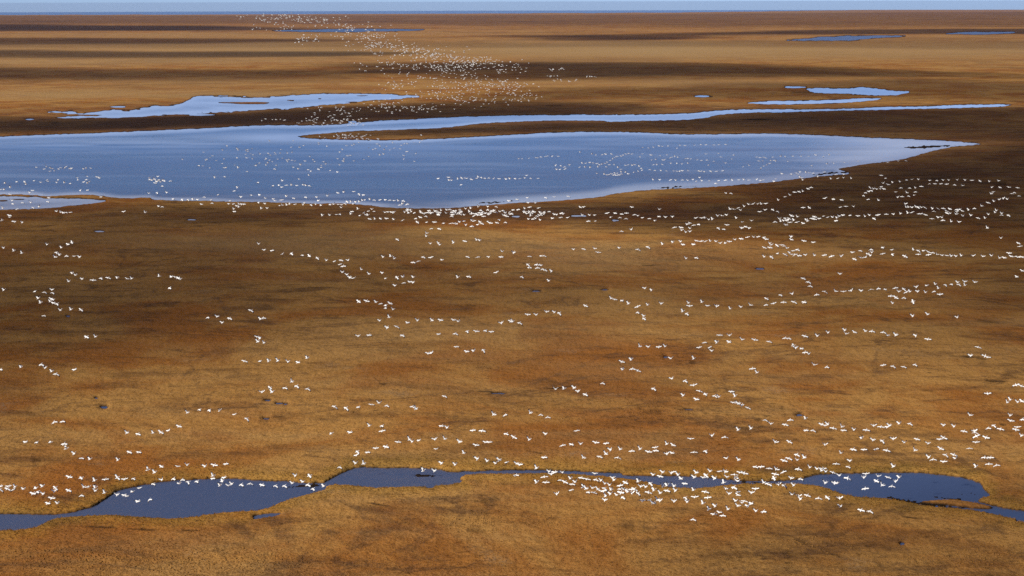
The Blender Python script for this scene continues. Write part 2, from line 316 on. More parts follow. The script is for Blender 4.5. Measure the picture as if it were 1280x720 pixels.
# ------------------------------------------------------------------ ground sheet: fine where the camera looks, coarse beyond, out past the horizon
def mesh_obj(name, verts, faces, material, smooth=True):
    me = bpy.data.meshes.new(name)
    verts = np.asarray(verts, np.float32); faces = np.asarray(faces, np.int32); k = faces.shape[1]
    me.vertices.add(len(verts)); me.vertices.foreach_set('co', verts.ravel())
    me.loops.add(faces.size); me.loops.foreach_set('vertex_index', faces.ravel())
    me.polygons.add(len(faces)); me.polygons.foreach_set('loop_start', np.arange(len(faces), dtype=np.int32) * k)
    if smooth: me.polygons.foreach_set('use_smooth', np.ones(len(faces), bool))
    me.update(calc_edges=True); me.validate()
    me.materials.append(material)
    o = bpy.data.objects.new(name, me); C.objects.link(o); return o
def set_attr(o, name, v):
    a = o.data.attributes.new(name, 'FLOAT', 'POINT'); a.data.foreach_set('value', np.asarray(v, np.float32))
def grid_faces(nr, nc):
    i = np.arange(nr * nc).reshape(nr, nc)
    return np.stack([i[:-1, :-1], i[:-1, 1:], i[1:, 1:], i[1:, :-1]], -1).reshape(-1, 4)

HZ = 12.95                                             # horizon row at the picture's centre
ys = np.concatenate([np.linspace(1900, 780, 24)[:-1], np.arange(780, 300, -1.15), np.arange(300, 110, -0.7), np.arange(110, HZ + 0.4, -0.6)])
slope = np.tan(PITCH + np.arctan((ys - 360.0) / FPX))
dist = CAM_H / slope
for _ in range(40): dist = (CAM_H - drop(dist)) / slope
dist = np.minimum(dist, 40000.0)
dist = np.maximum.accumulate(dist)
dist = np.concatenate([dist[dist < 30000], np.geomspace(31000, 46000, 14)])
xs = np.concatenate([np.linspace(-2400, -150, 40)[:-1], np.arange(-150, 1430, 1.5), np.linspace(1430, 3700, 40)])
az = np.arctan((xs - 640.0) / FPX)
DD, AA = np.meshgrid(dist, az, indexing='ij')
X = (DD * np.sin(AA)).ravel(); Y = (DD * np.cos(AA)).ravel(); D0 = DD.ravel()
Z0 = drop(D0)
gx, gy = project(np.stack([X, Y, Z0], 1))
beyond = D0 > 29500
gy = np.where(beyond, 12.0, gy)
H, S, wet, sedge, _ = terrain(gx, gy, X, Y)
# the coast: the tundra ends in the sea on the left and centre, runs past the horizon on the right
cx = np.array([-2600, -300, 0, 150, 300, 500, 700, 850, 960, 1010, 1060])
cy = np.array([21.0, 19.8, 18.6, 18.3, 18.0, 17.2, 16.2, 15.3, 14.0, 13.2, 12.75])
cp = ground(cx, cy); cd = np.hypot(cp[:, 0], cp[:, 1]); ca = np.arctan2(cp[:, 0], cp[:, 1])
coast = np.interp(AA.ravel(), ca, cd); coast = np.where(AA.ravel() > ca[-1], 3e5, coast)
coast = coast * (1 + 0.05 * fbm(AA.ravel() * 40, D0 * 0 + 1, 5, 3))
ch = np.clip((coast - D0) / 300.0, -6.0, 5.0)
H = np.where(ch < 1.5, np.minimum(H, ch), H)
# plant cover: dry cotton-grass (+) to dark heath and wet moss (-), with cloud shade painted into the dark stands
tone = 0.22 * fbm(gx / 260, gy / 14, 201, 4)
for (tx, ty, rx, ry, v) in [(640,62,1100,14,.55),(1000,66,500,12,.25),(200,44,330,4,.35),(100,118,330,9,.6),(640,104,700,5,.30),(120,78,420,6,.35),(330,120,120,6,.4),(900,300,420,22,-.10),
        (640,152,900,26,-.85),(60,158,420,10,-.35),(620,268,800,13,-.75),(1150,215,330,48,-.8),(560,310,420,26,.30),(300,305,240,16,.2),(560,420,420,40,.12),(1050,395,260,26,.12),(120,390,240,60,-.18),(640,30,900,5,-.12),  # peninsula, lake shore and right side: cloud shade painted over dark plants
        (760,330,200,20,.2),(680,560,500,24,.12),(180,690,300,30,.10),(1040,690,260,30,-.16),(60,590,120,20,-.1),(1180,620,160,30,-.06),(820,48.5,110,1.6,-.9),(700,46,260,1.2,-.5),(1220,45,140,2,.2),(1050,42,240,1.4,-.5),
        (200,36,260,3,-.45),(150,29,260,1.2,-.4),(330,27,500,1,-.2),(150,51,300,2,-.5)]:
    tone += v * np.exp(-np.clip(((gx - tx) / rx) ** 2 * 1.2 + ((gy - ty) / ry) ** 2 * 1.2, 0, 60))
tone = np.where(beyond, 0, tone)
g = mesh_obj('tundra_ground', np.stack([X, Y, Z0 + H], 1), grid_faces(len(dist), len(az)), mg)
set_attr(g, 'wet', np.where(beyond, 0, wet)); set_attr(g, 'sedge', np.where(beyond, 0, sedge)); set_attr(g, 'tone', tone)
g['kind'] = 'structure'; g['label'] = 'rust brown autumn tundra reaching to the horizon'

# ------------------------------------------------------------------ waters
wlabels = {0: 'broad blue lake with a river arm across the tundra', 1: 'small pale pond at the left edge beside the blue lake', 2: 'long pale ragged lake beyond the blue lake', 3: 'small blue pool beyond the river arm',
           4: 'thin pale winding pool beyond the river arm', 5: 'chain of dark blue ponds joined by a narrow stream', 6: 'distant blue pond on the golden plain', 7: 'thin distant pond at the right edge', 8: 'long thin pond under the far flock', }
for k, (name, poly, kind) in enumerate(WPOLY):
    a = poly.min(0) - 4; b = poly.max(0) + 4
    big = (b[0] - a[0]) > 90
    sx = 5.0 if big else 2.0; sy = 1.6 if a[1] < 300 else 2.4
    if a[1] < 130: sy = 0.8
    nx = max(3, int((b[0] - a[0]) / sx)); ny = max(4, int((b[1] - a[1]) / sy))
    PX, PY = np.meshgrid(np.linspace(a[0], b[0], nx), np.linspace(b[1], max(a[1], HZ + 3), ny))
    px, py = PX.ravel(), PY.ravel()
    P = ground(px, py); P[:, 2] += 0.003 * k
    v = sdf(poly, px, py)
    F = grid_faces(ny, nx)
    F = F[(v[F].max(1) > -3.2)]
    used, inv = np.unique(F, return_inverse=True)
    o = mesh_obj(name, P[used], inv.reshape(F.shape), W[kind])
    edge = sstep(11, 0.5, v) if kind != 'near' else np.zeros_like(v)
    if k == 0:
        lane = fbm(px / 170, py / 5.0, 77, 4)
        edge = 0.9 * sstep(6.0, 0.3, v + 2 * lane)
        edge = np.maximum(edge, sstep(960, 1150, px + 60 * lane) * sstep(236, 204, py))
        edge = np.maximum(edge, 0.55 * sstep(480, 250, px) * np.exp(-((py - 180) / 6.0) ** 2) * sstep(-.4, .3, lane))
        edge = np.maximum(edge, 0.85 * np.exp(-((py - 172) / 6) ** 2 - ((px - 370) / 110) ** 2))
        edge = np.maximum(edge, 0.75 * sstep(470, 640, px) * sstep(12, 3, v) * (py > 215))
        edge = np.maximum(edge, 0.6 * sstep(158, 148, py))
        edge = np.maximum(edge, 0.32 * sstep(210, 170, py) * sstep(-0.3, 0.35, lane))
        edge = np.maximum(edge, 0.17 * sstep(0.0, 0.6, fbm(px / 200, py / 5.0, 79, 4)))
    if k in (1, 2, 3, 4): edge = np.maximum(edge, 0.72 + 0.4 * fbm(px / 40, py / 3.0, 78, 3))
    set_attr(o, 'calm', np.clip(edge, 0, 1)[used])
    o['kind'] = 'structure'
    if k in wlabels: o['label'] = wlabels[k]
    else: o['label'] = 'small pool of water in the tundra turf'
sa = np.linspace(-0.95, ca[-1] + 0.03, 260)
sd = np.concatenate([np.geomspace(11000, 40000, 160), np.geomspace(41000, 46000, 6)])
SD, SA = np.meshgrid(sd, sa, indexing='ij')
o = mesh_obj('sea', np.stack([(SD * np.sin(SA)).ravel(), (SD * np.cos(SA)).ravel(), drop(SD.ravel()) - 0.02], 1), grid_faces(len(sd), len(sa)), W['sea'])
set_attr(o, 'calm', np.zeros(SD.size)); o['kind'] = 'structure'; o['label'] = 'thin band of blue sea along the horizon'

# ------------------------------------------------------------------ fair-weather clouds overhead, out of the picture: shadow bands on the plain, plus thin veils added to dim it
CLOUD_Z = 1400.0
def cloud_patch(poly_px, soft, dens, seed):
    P = ground(np.array([p[0] for p in poly_px], float), np.array([p[1] for p in poly_px], float))[:, :2]
    poly = smooth_poly(P, 4)
    a = poly.min(0) - soft; b = poly.max(0) + soft
    n = 56
    GX, GY = np.meshgrid(np.linspace(a[0], b[0], n), np.linspace(a[1], b[1], n))
    gx_, gy_ = GX.ravel(), GY.ravel()
    v = sdf(poly, gx_, gy_)
    v = v + soft * 0.8 * fbm(gx_ / (soft * 2.2), gy_ / (soft * 1.6), seed, 4) + soft * 1.1 * fbm(gx_ / (soft * 7), gy_ / (soft * 5), seed + 40, 2)
    den = sstep(-0.5 * soft, 0.9 * soft, v) * dens
    off = SUN / SUN[2] * CLOUD_Z
    thick = 90 + 60 * fbm(gx_ / 300, gy_ / 300, seed + 9, 3)
    top = np.stack([gx_ + off[0], gy_ + off[1], CLOUD_Z + 6 + thick * den], 1)
    bot = np.stack([gx_ + off[0], gy_ + off[1], CLOUD_Z - 6 - 30 * den], 1)
    F = grid_faces(n, n); F = F[den[F].max(1) > 0.004]
    return np.concatenate([top, bot]), np.concatenate([F, F[:, ::-1] + n * n]), np.concatenate([den, den])
cv, cf, cd_ = [], [], []; base = 0
cloud_specs = [
    ([(420,81),(540,78),(640,77),(800,78.5),(1000,82.5),(1280,90.5),(1500,95),(1500,105),(1280,102),(1000,100.5),(800,99.5),(640,98.5),(540,96),(420,90)], 150, 0.80, 1),
    ([(-300,62),(0,62.5),(200,63.5),(420,64.5),(540,67),(420,72),(200,73),(0,73),(-300,73)], 200, 0.74, 2),
    ([(-300,82),(0,84),(200,86),(420,84),(560,90),(480,99),(330,104),(100,101),(-300,99)], 190, 0.72, 3),
    ([(-300,45.5),(100,47),(330,48.5),(440,51),(200,54),(-300,54)], 240, 0.7, 4),
    ([(-300,30.5),(0,30.5),(200,31.5),(360,34.5),(260,39),(0,39.5),(-300,39)], 350, 0.85, 5),
    ([(600,45),(760,43),(1000,37.5),(1280,35.5),(1500,34.5),(1500,43.5),(1280,43),(1000,43.5),(820,50),(700,49.5)], 200, 0.75, 6),
    ([(200,260),(470,266),(700,262),(820,240),(960,227),(1070,211),(1140,191),(1240,174),(1500,146),(1640,300),(1420,385),(1280,362),(1150,330),(1000,303),(860,290),(700,284),(560,281),(400,284),(200,278)], 70, 0.77, 7),
    ([(-300,146),(0,148),(250,144),(420,134),(560,128),(760,131),(760,142),(480,150),(250,157),(0,168),(-300,173)], 45, 0.72, 8),
    ([(380,171),(470,164),(600,157),(760,152),(900,148),(1000,139),(1500,136),(1500,186),(1250,179),(1000,168),(760,165),(600,171),(450,174)], 35, 0.72, 18),
    ([(-400,250),(0,254),(200,262),(300,290),(330,330),(360,380),(330,430),(200,462),(0,476),(-400,480)], 150, 0.62, 9),
    ([(-300,318),(0,322),(160,340),(290,372),(320,405),(230,440),(80,456),(-300,458)], 80, 0.55, 15),
    ([(700,318),(880,312),(1150,335),(1500,360),(1500,520),(1250,490),(1000,450),(800,420),(640,370)], 110, 0.50, 11),  # thin veil added to dim the right middle ground
    ([(250,330),(520,335),(700,340),(860,372),(860,430),(600,440),(400,425),(260,372)], 110, 0.46, 13),  # thin veil added to dim the centre
    ([(860,648),(1000,636),(1200,655),(1500,660),(1500,800),(1000,740),(840,690)], 26, 0.42, 12),  # veil added to darken the near right corner
    ([(-300,54),(300,52),(700,54),(1000,53),(1500,52),(1500,60),(1000,60),(600,61),(-300,61)], 260, 0.30, 16),  # faint veil added to soften the far bands
    ([(-300,20),(500,19),(1000,16),(1500,14.6),(1500,30),(1000,33),(640,30),(-300,28)], 1200, 0.42, 17),
    ([(-200,545),(0,548),(160,562),(240,590),(120,612),(-200,612)], 26, 0.32, 14),
    ([(1130,100),(1280,108),(1500,110),(1500,128),(1280,126),(1000,122),(760,120),(640,128),(600,122),(760,112),(1000,106)], 110, 0.55, 10),
]
for sp in cloud_specs:
    v, f, dn = cloud_patch(*sp)
    cv.append(v); cf.append(f + base); cd_.append(dn); base += len(v)
mc, nt, out = mat('cloud'); nb = NB(nt)
dn = nb.attr('opacity')
al = nb.math('SUBTRACT', 1.0, nb.math('POWER', nb.math('SUBTRACT', 1.0, dn), 0.5), True)     # two skins make up the whole opacity
df = nb.n('ShaderNodeBsdfDiffuse'); df.inputs[0].default_value = (0.85, 0.85, 0.86, 1); tp = nb.n('ShaderNodeBsdfTransparent')
mx = nb.n('ShaderNodeMixShader'); nb.link(al, mx.inputs[0]); nb.link(tp.outputs[0], mx.inputs[1]); nb.link(df.outputs[0], mx.inputs[2]); nb.link(mx.outputs[0], out.inputs[0])
o = mesh_obj('clouds', np.concatenate(cv), np.concatenate(cf), mc)
set_attr(o, 'opacity', np.concatenate(cd_)); o['kind'] = 'stuff'; o['label'] = 'unseen clouds overhead casting shadow bands, with thin veils added to dim the plain'

# ------------------------------------------------------------------ sedge and heath tufts on the near tundra
N = 190000
tpx = rng.uniform(-140, 1420, N); tpy = 745 - (rng.uniform(0, 1, N) ** 1.25) * 330
P = ground(tpx, tpy)
h, S, wet_t, sedge_t, _ = terrain(tpx, tpy, P[:, 0], P[:, 1])
keep = (S < -0.9) & (h > 0.1)
P = P[keep]; h = h[keep]; wet_t = wet_t[keep]; sedge_t = sedge_t[keep]; n = len(P); kx = tpx[keep]; ky = tpy[keep]
B = 4
ang = rng.uniform(0, 2 * np.pi, (n, B)); lean = rng.uniform(0.03, 0.20, (n, B)); hh = rng.uniform(0.12, 0.30, (n, 1)) * rng.uniform(0.6, 1.1, (n, B)) * (1 + 0.7 * sedge_t[:, None]); ww = rng.uniform(0.035, 0.09, (n, B))
rad = rng.uniform(0, 0.16, (n, B))
bx = P[:, 0:1] + rad * np.cos(ang); by = P[:, 1:2] + rad * np.sin(ang); bz = np.repeat((P[:, 2] + h - 0.06)[:, None], B, 1)
px_, py_ = -np.sin(ang), np.cos(ang)
v0 = np.stack([bx - px_ * ww, by - py_ * ww, bz], -1); v1 = np.stack([bx + px_ * ww, by + py_ * ww, bz], -1)
v2 = np.stack([bx + np.cos(ang) * lean, by + np.sin(ang) * lean, bz + hh], -1)
V = np.stack([v0, v1, v2], 2).reshape(-1, 3)
# cotton-grass tussocks: pale domes with dark hollows between
TUS = [(160,706,90,15),(260,705,70,14),(70,700,60,14),(345,707,50,12),(816,517,32,6),(1010,682,34,7),(690,655,26,6),(1225,700,60,10),(590,655,40,9)]
tv, tf, tw = [], [], []; nv = 0
for (cx_, cy_, rx_, ry_) in TUS:
    m = int(rx_ * ry_ * 0.34)
    ux = rng.normal(0, 0.7, m) * rx_ + cx_; uy = rng.normal(0, 0.7, m) * ry_ + cy_
    Q = ground(ux, uy); hq, Sq, _, _, _ = terrain(ux, uy, Q[:, 0], Q[:, 1])
    for q in range(m):
        if Sq[q] > -1.5 or uy[q] > 745: continue
        r0 = rng.uniform(0.16, 0.34); hq_ = rng.uniform(0.14, 0.30); c0 = Q[q] + np.array([0, 0, hq[q] - 0.12])
        for rr_, zz_ in ((r0 * .75, 0), (r0, hq_ * .55), (r0 * .6, hq_ * .92)):
            for k in range(6):
                a_ = k * math.pi / 3 + q; j = rng.uniform(.8, 1.2)
                tv.append(c0 + np.array([rr_ * j * math.cos(a_), rr_ * j * math.sin(a_), zz_ * j]))
        tv.append(c0 + np.array([0, 0, hq_]))
        for lv in (0, 1):
            for k in range(6):
                a0 = nv + lv * 6 + k; a1 = nv + lv * 6 + (k + 1) % 6
                tf += [(a0, a1, a1 + 6), (a0, a1 + 6, a0 + 6)]
        for k in range(6): tf.append((nv + 12 + k, nv + 12 + (k + 1) % 6, nv + 18))
        nv += 19
nb_ = len(V); nt_ = len(tv)
V = np.concatenate([V, np.array(tv)])
GF = np.concatenate([np.arange(n * B * 3).reshape(-1, 3), np.array(tf) + nb_])
o = mesh_obj('grass', V, GF, mt, smooth=False)
tint = np.concatenate([np.repeat(rng.uniform(0, 1, n), B * 3), np.repeat(rng.uniform(0.75, 1.0, nt_ // 19), 19)])
set_attr(o, 'tint', tint); set_attr(o, 'wet', np.concatenate([np.repeat(np.clip(wet_t, 0, 1), B * 3), np.zeros(nt_)])); set_attr(o, 'sedge', np.concatenate([np.repeat(sedge_t, B * 3), np.zeros(nt_)])); set_attr(o, 'tone', np.zeros(n * B * 3 + nt_))
o['kind'] = 'stuff'; o['label'] = 'rusty sedge and heath tufts covering the near tundra'

# ------------------------------------------------------------------ snow geese
def goose_mesh(name, inner, outer, sweep, detail=True):
    """one continuous body: neck, trunk and tail lofted along +Y (heading), wings grown out of its flanks"""
    st = [(0.46, 0.004, 0.06, 0), (0.42, 0.018, 0.058, 0), (0.36, 0.040, 0.062, 0), (0.30, 0.034, 0.05, 0), (0.22, 0.038, 0.03, 0), (0.12, 0.085, 0.005, 0), (0.03, 0.115, 0.0, 0), (-0.08, 0.118, 0.0, 0), (-0.18, 0.090, 0.008, 0), (-0.27, 0.055, 0.02, 0), (-0.38, 0.035, 0.03, 1)]
    if not detail: st = [st[i] for i in (0, 2, 4, 5, 6, 7, 8, 10)]
    K = 8; V = []; F = []; MI = []
    angs = [math.pi / 8 + k * math.pi / 4 for k in range(K)]          # vertices 0 (+x, up) and 7 (+x, down) bound the right flank
    for (y, r, z, flat) in st:
        for a in angs: V.append((r * (1.6 if flat else 1.0) * math.cos(a), y, z + r * (0.35 if flat else 0.95) * math.sin(a)))
    ra = 5 if detail else 3                                           # wing roots span rings ra .. ra+2
    for i in range(len(st) - 1):
        for k in range(K):
            if k == 7 and ra <= i < ra + 2: continue                  # right flank opening (7 -> 0)
            if k == 3 and ra <= i < ra + 2: continue                  # left flank opening (3 -> 4)
            F.append((i * K + k, i * K + (k + 1) % K, (i + 1) * K + (k + 1) % K, (i + 1) * K + k)); MI.append(2 if (i == 0 and detail) else 0)
    F.append(tuple(range(K - 1, -1, -1))); MI.append(2 if detail else 0)
    F.append(tuple((len(st) - 1) * K + k for k in range(K))); MI.append(0)
    for side in (1, -1):
        up, dn = (0, 7) if side == 1 else (3, 4)
        prev = [(ra + j) * K + up for j in range(3)] + [(ra + 2 - j) * K + dn for j in range(3)]
        x, z = 0.11, 0.02
        for j, (ln, lead, chord, th, ang, blk) in enumerate([(0.15, 0.12, 0.27, 0.020, inner, 0), (0.20, 0.14, 0.26, 0.016, inner, 0), (0.13, 0.11, 0.24, 0.012, (inner + outer) / 2, 0), (0.14, 0.03 - sweep * .5, 0.16, 0.007, outer, 1), (0.13, -0.06 - sweep, 0.06, 0.003, outer, 1)]):
            x += ln * math.cos(ang); z += ln * math.sin(ang)
            nx, nz = -math.sin(ang), math.cos(ang)
            cur = []
            for s_, tt in ((0.0, .4), (0.4, 1.0), (1.0, .3)):
                V.append((side * (x + nx * th * tt), lead - chord * s_, z + nz * th * tt)); cur.append(len(V) - 1)
            for s_, tt in ((1.0, .3), (0.4, .5), (0.0, .4)):
                V.append((side * (x - nx * th * tt), lead - chord * s_, z - nz * th * tt)); cur.append(len(V) - 1)
            for q in range(6):
                f = (prev[q], prev[(q + 1) % 6], cur[(q + 1) % 6], cur[q])
                F.append(f if side == -1 else f[::-1]); MI.append(1 if blk else 0)
            prev = cur
        F.append(tuple(prev) if side == -1 else tuple(prev[::-1])); MI.append(1)
    me = bpy.data.meshes.new(name); me.from_pydata(V, [], F)
    for m in GM: me.materials.append(m)
    me.polygons.foreach_set('material_index', MI)
    import bmesh
    bm = bmesh.new(); bm.from_mesh(me); bmesh.ops.recalc_face_normals(bm, faces=bm.faces); bm.to_mesh(me); bm.free()
    me.polygons.foreach_set('use_smooth', [True] * len(me.polygons)); me.update()
    return me
def plain(name, colr, rough, transl=0.0):
    m, nt, out = mat(name); nb = NB(nt)
    v = nb.mix(nb.ramp(nb.noise(nb.pos(), 9.0, 3), 0.3, 0.7), tuple(c * 0.93 for c in colr), colr)
    b = nb.n('ShaderNodeBsdfPrincipled'); nb.link(v, b.inputs['Base Color']); b.inputs['Roughness'].default_value = rough; b.inputs['Specular IOR Level'].default_value = 0.2
    if transl:
        t = nb.n('ShaderNodeBsdfTranslucent'); nb.link(v, t.inputs[0]); x = nb.n('ShaderNodeMixShader'); x.inputs[0].default_value = transl
        nb.link(b.outputs[0], x.inputs[1]); nb.link(t.outputs[0], x.inputs[2]); nb.link(x.outputs[0], out.inputs[0])
    else: nb.link(b.outputs[0], out.inputs[0])
    return m
GM = [plain('white_plumage', (0.93, 0.92, 0.89), 0.75, 0.35), plain('black_primaries', (0.03, 0.028, 0.027), 0.6), plain('pink_bill', (0.55, 0.22, 0.16), 0.5)]
POSES = {'u': [(0.75, 0.92, .02), (0.60, 0.85, .03), (0.90, 1.0, .0)], 'g': [(0.25, 0.02, .02), (0.15, 0.28, .02), (0.3, -.2, .03)], 'd': [(0.10, -0.85, .04), (-0.35, -0.95, .05), (-0.10, -0.75, .04)]}
MESH = {k: [goose_mesh('goose', *p) for p in v] for k, v in POSES.items()}
FAR = {k: [goose_mesh('goose_far', *p, detail=False) for p in v] for k, v in POSES.items()}

BIRDS = []                                             # (x, y, pose) in the 1280 x 720 frame
def tile(ox, oy, text, sc=4.0):
    for tok in text.split():
        p = tok[-1] if tok[-1] in 'udg' else ''
        a, b = tok.rstrip('udg').split(',')
        BIRDS.append((ox + float(a) / sc, oy + float(b) / sc, p))
tile(0, 540, "128,50g 182,52d 253,52g 320,60d 332,83u 372,108u 407,131d 451,136u 591,140u 647,101d 694,101d 636,4u 690,10d 767,5u 805,2g 740,190u 774,202u 808,173g 891,172g 937,165u 1027,171u 1072,166g 1129,160d 347,225g 406,230d 474,243u 527,237d 588,228g 624,236g 666,233d 2,272g 2,288d 44,271g 38,284d 76,275u 66,289d 119,285u 179,281g 166,308g 188,299d 214,271u 217,309u 277,279d 271,296u 343,292d 260,331g 241,357g 289,356u 405,318d 421,275u 444,275g 478,278u 479,294u 524,304u 700,280g 663,299g 587,314u 622,316g 634,321g 690,347g 747,339d 766,260d 811,238u 866,234d 898,258u 910,239d 941,249d 984,247d 1066,220u 1064,233d 1122,228g 1111,245g 1101,267u 1143,268u 1160,260u 1205,263d 1250,258d")
tile(320, 540, "378,8g 471,2g 710,50d 769,38u 783,48u 816,42g 896,36u 946,35u 1020,49u 1101,66g 1149,51g 1168,51g 1250,9d 600,81g 650,74d 507,98d 558,102d 504,115g 903,85g 1041,106u 1109,134u 1158,145u 1218,141u 1200,156u 1253,152d 500,156u 539,158u 416,176d 930,156u 998,163u 838,193u 894,194u 198,218u 268,219d 183,256u 236,249u 258,264d 30,265d 97,269d 142,269d 284,284d 340,271u")
tile(640, 540, "10,26g 87,38u 170,10u 252,67d 297,62d 344,60u 420,53g 471,57d 161,127d 41,163g 25,158u 124,181u 358,128u 438,123d 470,109u 494,88u 542,86u 598,95d 642,85u 684,99g 718,93d 717,77g 530,128d 775,60u 806,66g 775,109u 801,105g 894,34g 1000,18u 1066,25d 910,101d 966,95d 1075,131u 1134,139u 1216,174d 1246,174d 19,216d 125,251u 170,252d 162,224d 224,310u 296,291d 300,261d 238,241d 265,250d 187,197u 198,210u 214,201g 254,202u 416,208g 294,233u 318,250u 345,229d 376,236d 418,238d 446,242u 466,258u 490,265u 505,229u 512,240u 567,253d 357,277u 372,283u 380,301d 410,303d 403,280u 430,286g 462,281d 460,294d 497,290u 494,309u 470,320u 466,340u 526,315u 553,326d 540,268d 538,285d 560,287u 572,292u 581,298u 598,305u 600,287d 612,285d 630,307d 545,303g 633,248u 645,272u 670,274u 692,257d 683,302d 712,290u 743,305u 755,272u 777,266u 774,293d 811,270u 819,293u 656,343g 688,340d 708,354g 731,338u 740,343u 708,214u 741,222d 755,201u 797,205u 806,200d 833,214u 845,233g 864,258d 922,203u 913,226u 970,217d 958,228g 992,196u 1014,232u 1038,197d 1068,198u 1077,225u 1113,213d 1140,202d 1162,206g 1132,245u 1120,227d 1059,254u 1260,253u 1275,258d 909,291u 967,299d 1070,283u 1109,277d 1087,308u 1131,300d 1131,315g 1199,303u 1218,284g 866,328d 915,325g 979,328d 879,349u 812,346u 956,357u 987,387u 1018,370u 1082,386u 1038,402g 1009,411d 1053,418d 1120,344u 1162,345d 1150,354u 1131,369u 1182,370u 1197,358g 1222,395u 1257,398d 903,437d")
tile(960, 540, "38,50u 107,49d 284,63u 366,106u 470,30u 527,40u 571,44d 627,34u 684,52u 745,36d 802,57u 860,36g 879,29g 426,87d 480,88d 541,86d 594,92d 735,91u 864,83g 1006,82d 1042,20d 1091,28g 1042,51g 1268,18u 1036,3d 887,114d 929,114d 938,131u 806,126u 825,137d 880,148g 1084,127d 1113,128d 1105,160d 1142,166d 1041,173u 628,172u 144,113d 182,127u 148,140u 104,132d 80,143d 341,159d 412,144u 400,174d 211,177u 152,185d 6,182d 42,186u 76,200d 37,211d 30,231d 117,231u 161,234d 248,184u 276,183d 270,193u 290,198u 326,203d 359,217u 399,231d 8,263d 54,261u 80,266d 130,266u 288,254u 334,256u 346,257u 491,209g 480,227u 551,221u 600,227d 658,227u 637,247u 542,245d 572,266u 619,271d 486,283d 122,313u 153,320u 164,335u 197,317d 253,331d 297,328d 358,331u 364,372u 466,391d 509,396d")
tile(0, 430, "106,116u 2,128d 205,103d 226,119u 260,137u 280,150d 374,128g 1223,86d 270,391d 311,388d 938,343u 997,328d 1046,331d 1100,332u 1174,352g 1233,373d 896,412g 843,432g")
tile(320, 430, "20,86d 65,86u 111,84u 162,89u 211,92g 257,71u 180,188u 202,210d 70,218d 144,220d 31,240u 81,240u 257,224d 394,313d 450,320d 511,316d 577,303d 617,295u 652,308d 942,261d 781,313d 801,324u 569,409u 629,409d 631,435d 926,410d 957,418u 1084,432d 1131,434d 1189,352u 1244,356d 863,47g 880,42g 1002,14d 1055,38g 1090,34u 1137,31d")
tile(640, 430, "640,12u 684,14u 735,15g 767,12u 937,17g 989,17d 1001,34u 550,89g 598,78u 555,128u 602,124d 629,133d 796,72u 910,73u 1202,123d 1226,143u 451,196d 219,226u 261,224u 312,219u 332,236u 366,252d 707,223d 802,172u 864,184d 909,206g 938,235d 967,251d 857,257u 923,277g 1012,259d 1037,264u 1097,238d 1117,260u 1108,293d 1133,297u 1150,306u 1180,319d 93,344u 141,354d 177,366d 324,434d 1265,380d 1196,422u 1133,429u")
tile(960, 430, "127,8d 140,19u 168,23d 185,42d 206,49u 232,104u 292,115d 576,106d 624,111d 678,114d 733,103d 1051,16d 1015,58u 1085,60u 1098,66g 1098,248g 1241,205d 1268,210d 1213,279u 1198,292u 1250,290u 1270,286g 1012,356u 1212,357u 1215,384g 1272,377d 1128,407d 1099,421d 1163,425d 1249,415g 1240,428d 1032,435u 980,436d 879,406u 932,412u 111,379d 189,373u 86,403d 16,399u 190,432d 223,432d 270,402u 299,400u 288,407g 327,421d 371,414u 378,432d 432,429u 492,430d 529,408u 565,414d 598,415g 609,408u 658,397u 709,398d")
tile(0, 280, "20,120u 70,134u 110,146u 236,103u 308,118u 340,102 360,93g 280,142 290,150 276,165 300,155 330,160 373,161 399,165u 363,246u 380,256u 345,287u 412,275u 466,281d 503,271d 541,269d 588,270u 637,274g 659,273u 796,262u 857,264g 878,266 890,270 903,276u 848,320d 20,330u 174,337d 221,341d 262,329u 262,344d 193,371u 204,394u 257,375d 252,387 265,378 268,395 284,399 304,431u 356,428u 405,429d 218,459d 433,565d 479,564u 1037,468d 1087,463u 1148,472d 1113,493u 1254,432d")
tile(320, 280, "15,100u 42,130 80,133 133,150 177,147 231,156d 267,160 307,170 353,182u 392,187 425,181 462,181 420,202 436,211 433,241u 456,253u 470,267 487,271 528,228 566,250 633,245 650,272 705,267 736,265u 788,266u 770,290 787,292 737,295 697,308 637,165u 674,162u 693,173 706,77 853,46 853,62 873,98 914,96 920,104 988,94 1044,86 1105,80 1120,83 875,24 916,24 785,192 810,187 836,165 875,167 931,180 1058,164 1108,166 1165,165 1225,165 1232,138 1202,242 1010,267 1063,263 514,388 553,385 602,391 622,399 648,407 671,397 648,419 686,427 667,467 621,483 657,518 704,513 759,494 809,482u 880,481 924,481 989,480 1014,487 513,560 565,556 731,557 915,551 996,548 1056,536 1103,537 1146,533 1178,539 1228,495 1275,487 24,475 36,470 8,565 20,572 10,588 42,594")
tile(640, 280, "9,143 87,162 146,160 160,159 80,203 87,218 125,203 147,207 127,219 150,226 165,230 199,236 48,264 186,284 310,127 358,125 413,123 431,142 546,36 596,28 538,120 630,127 680,115 754,101 805,91 844,88 856,103 908,102 923,84 947,86 968,87 992,86 1022,88 1042,96 1067,96 1087,88 1117,78 1146,74 1178,66 1210,66 1231,64 1260,67 1270,76 872,172 921,169 1262,118 1263,164 812,17 846,18 848,31 870,41 891,22 890,38 875,3 908,6 932,2 1031,20 1058,26 1075,5 1148,20 1168,14 1186,21 666,321 699,331 497,372 514,377 549,383 583,398 628,413 680,405 747,398u 884,395 888,410 951,391 979,409 1023,411 1092,424 1147,415 1192,405u 1272,373 1268,405 855,437 873,448 626,442 660,460 660,473 368,409 79,453 123,454 173,439 214,441 236,445 5,488 38,494 1038,556 1088,557 961,593 1026,592 1086,590 1152,578u 1214,579")
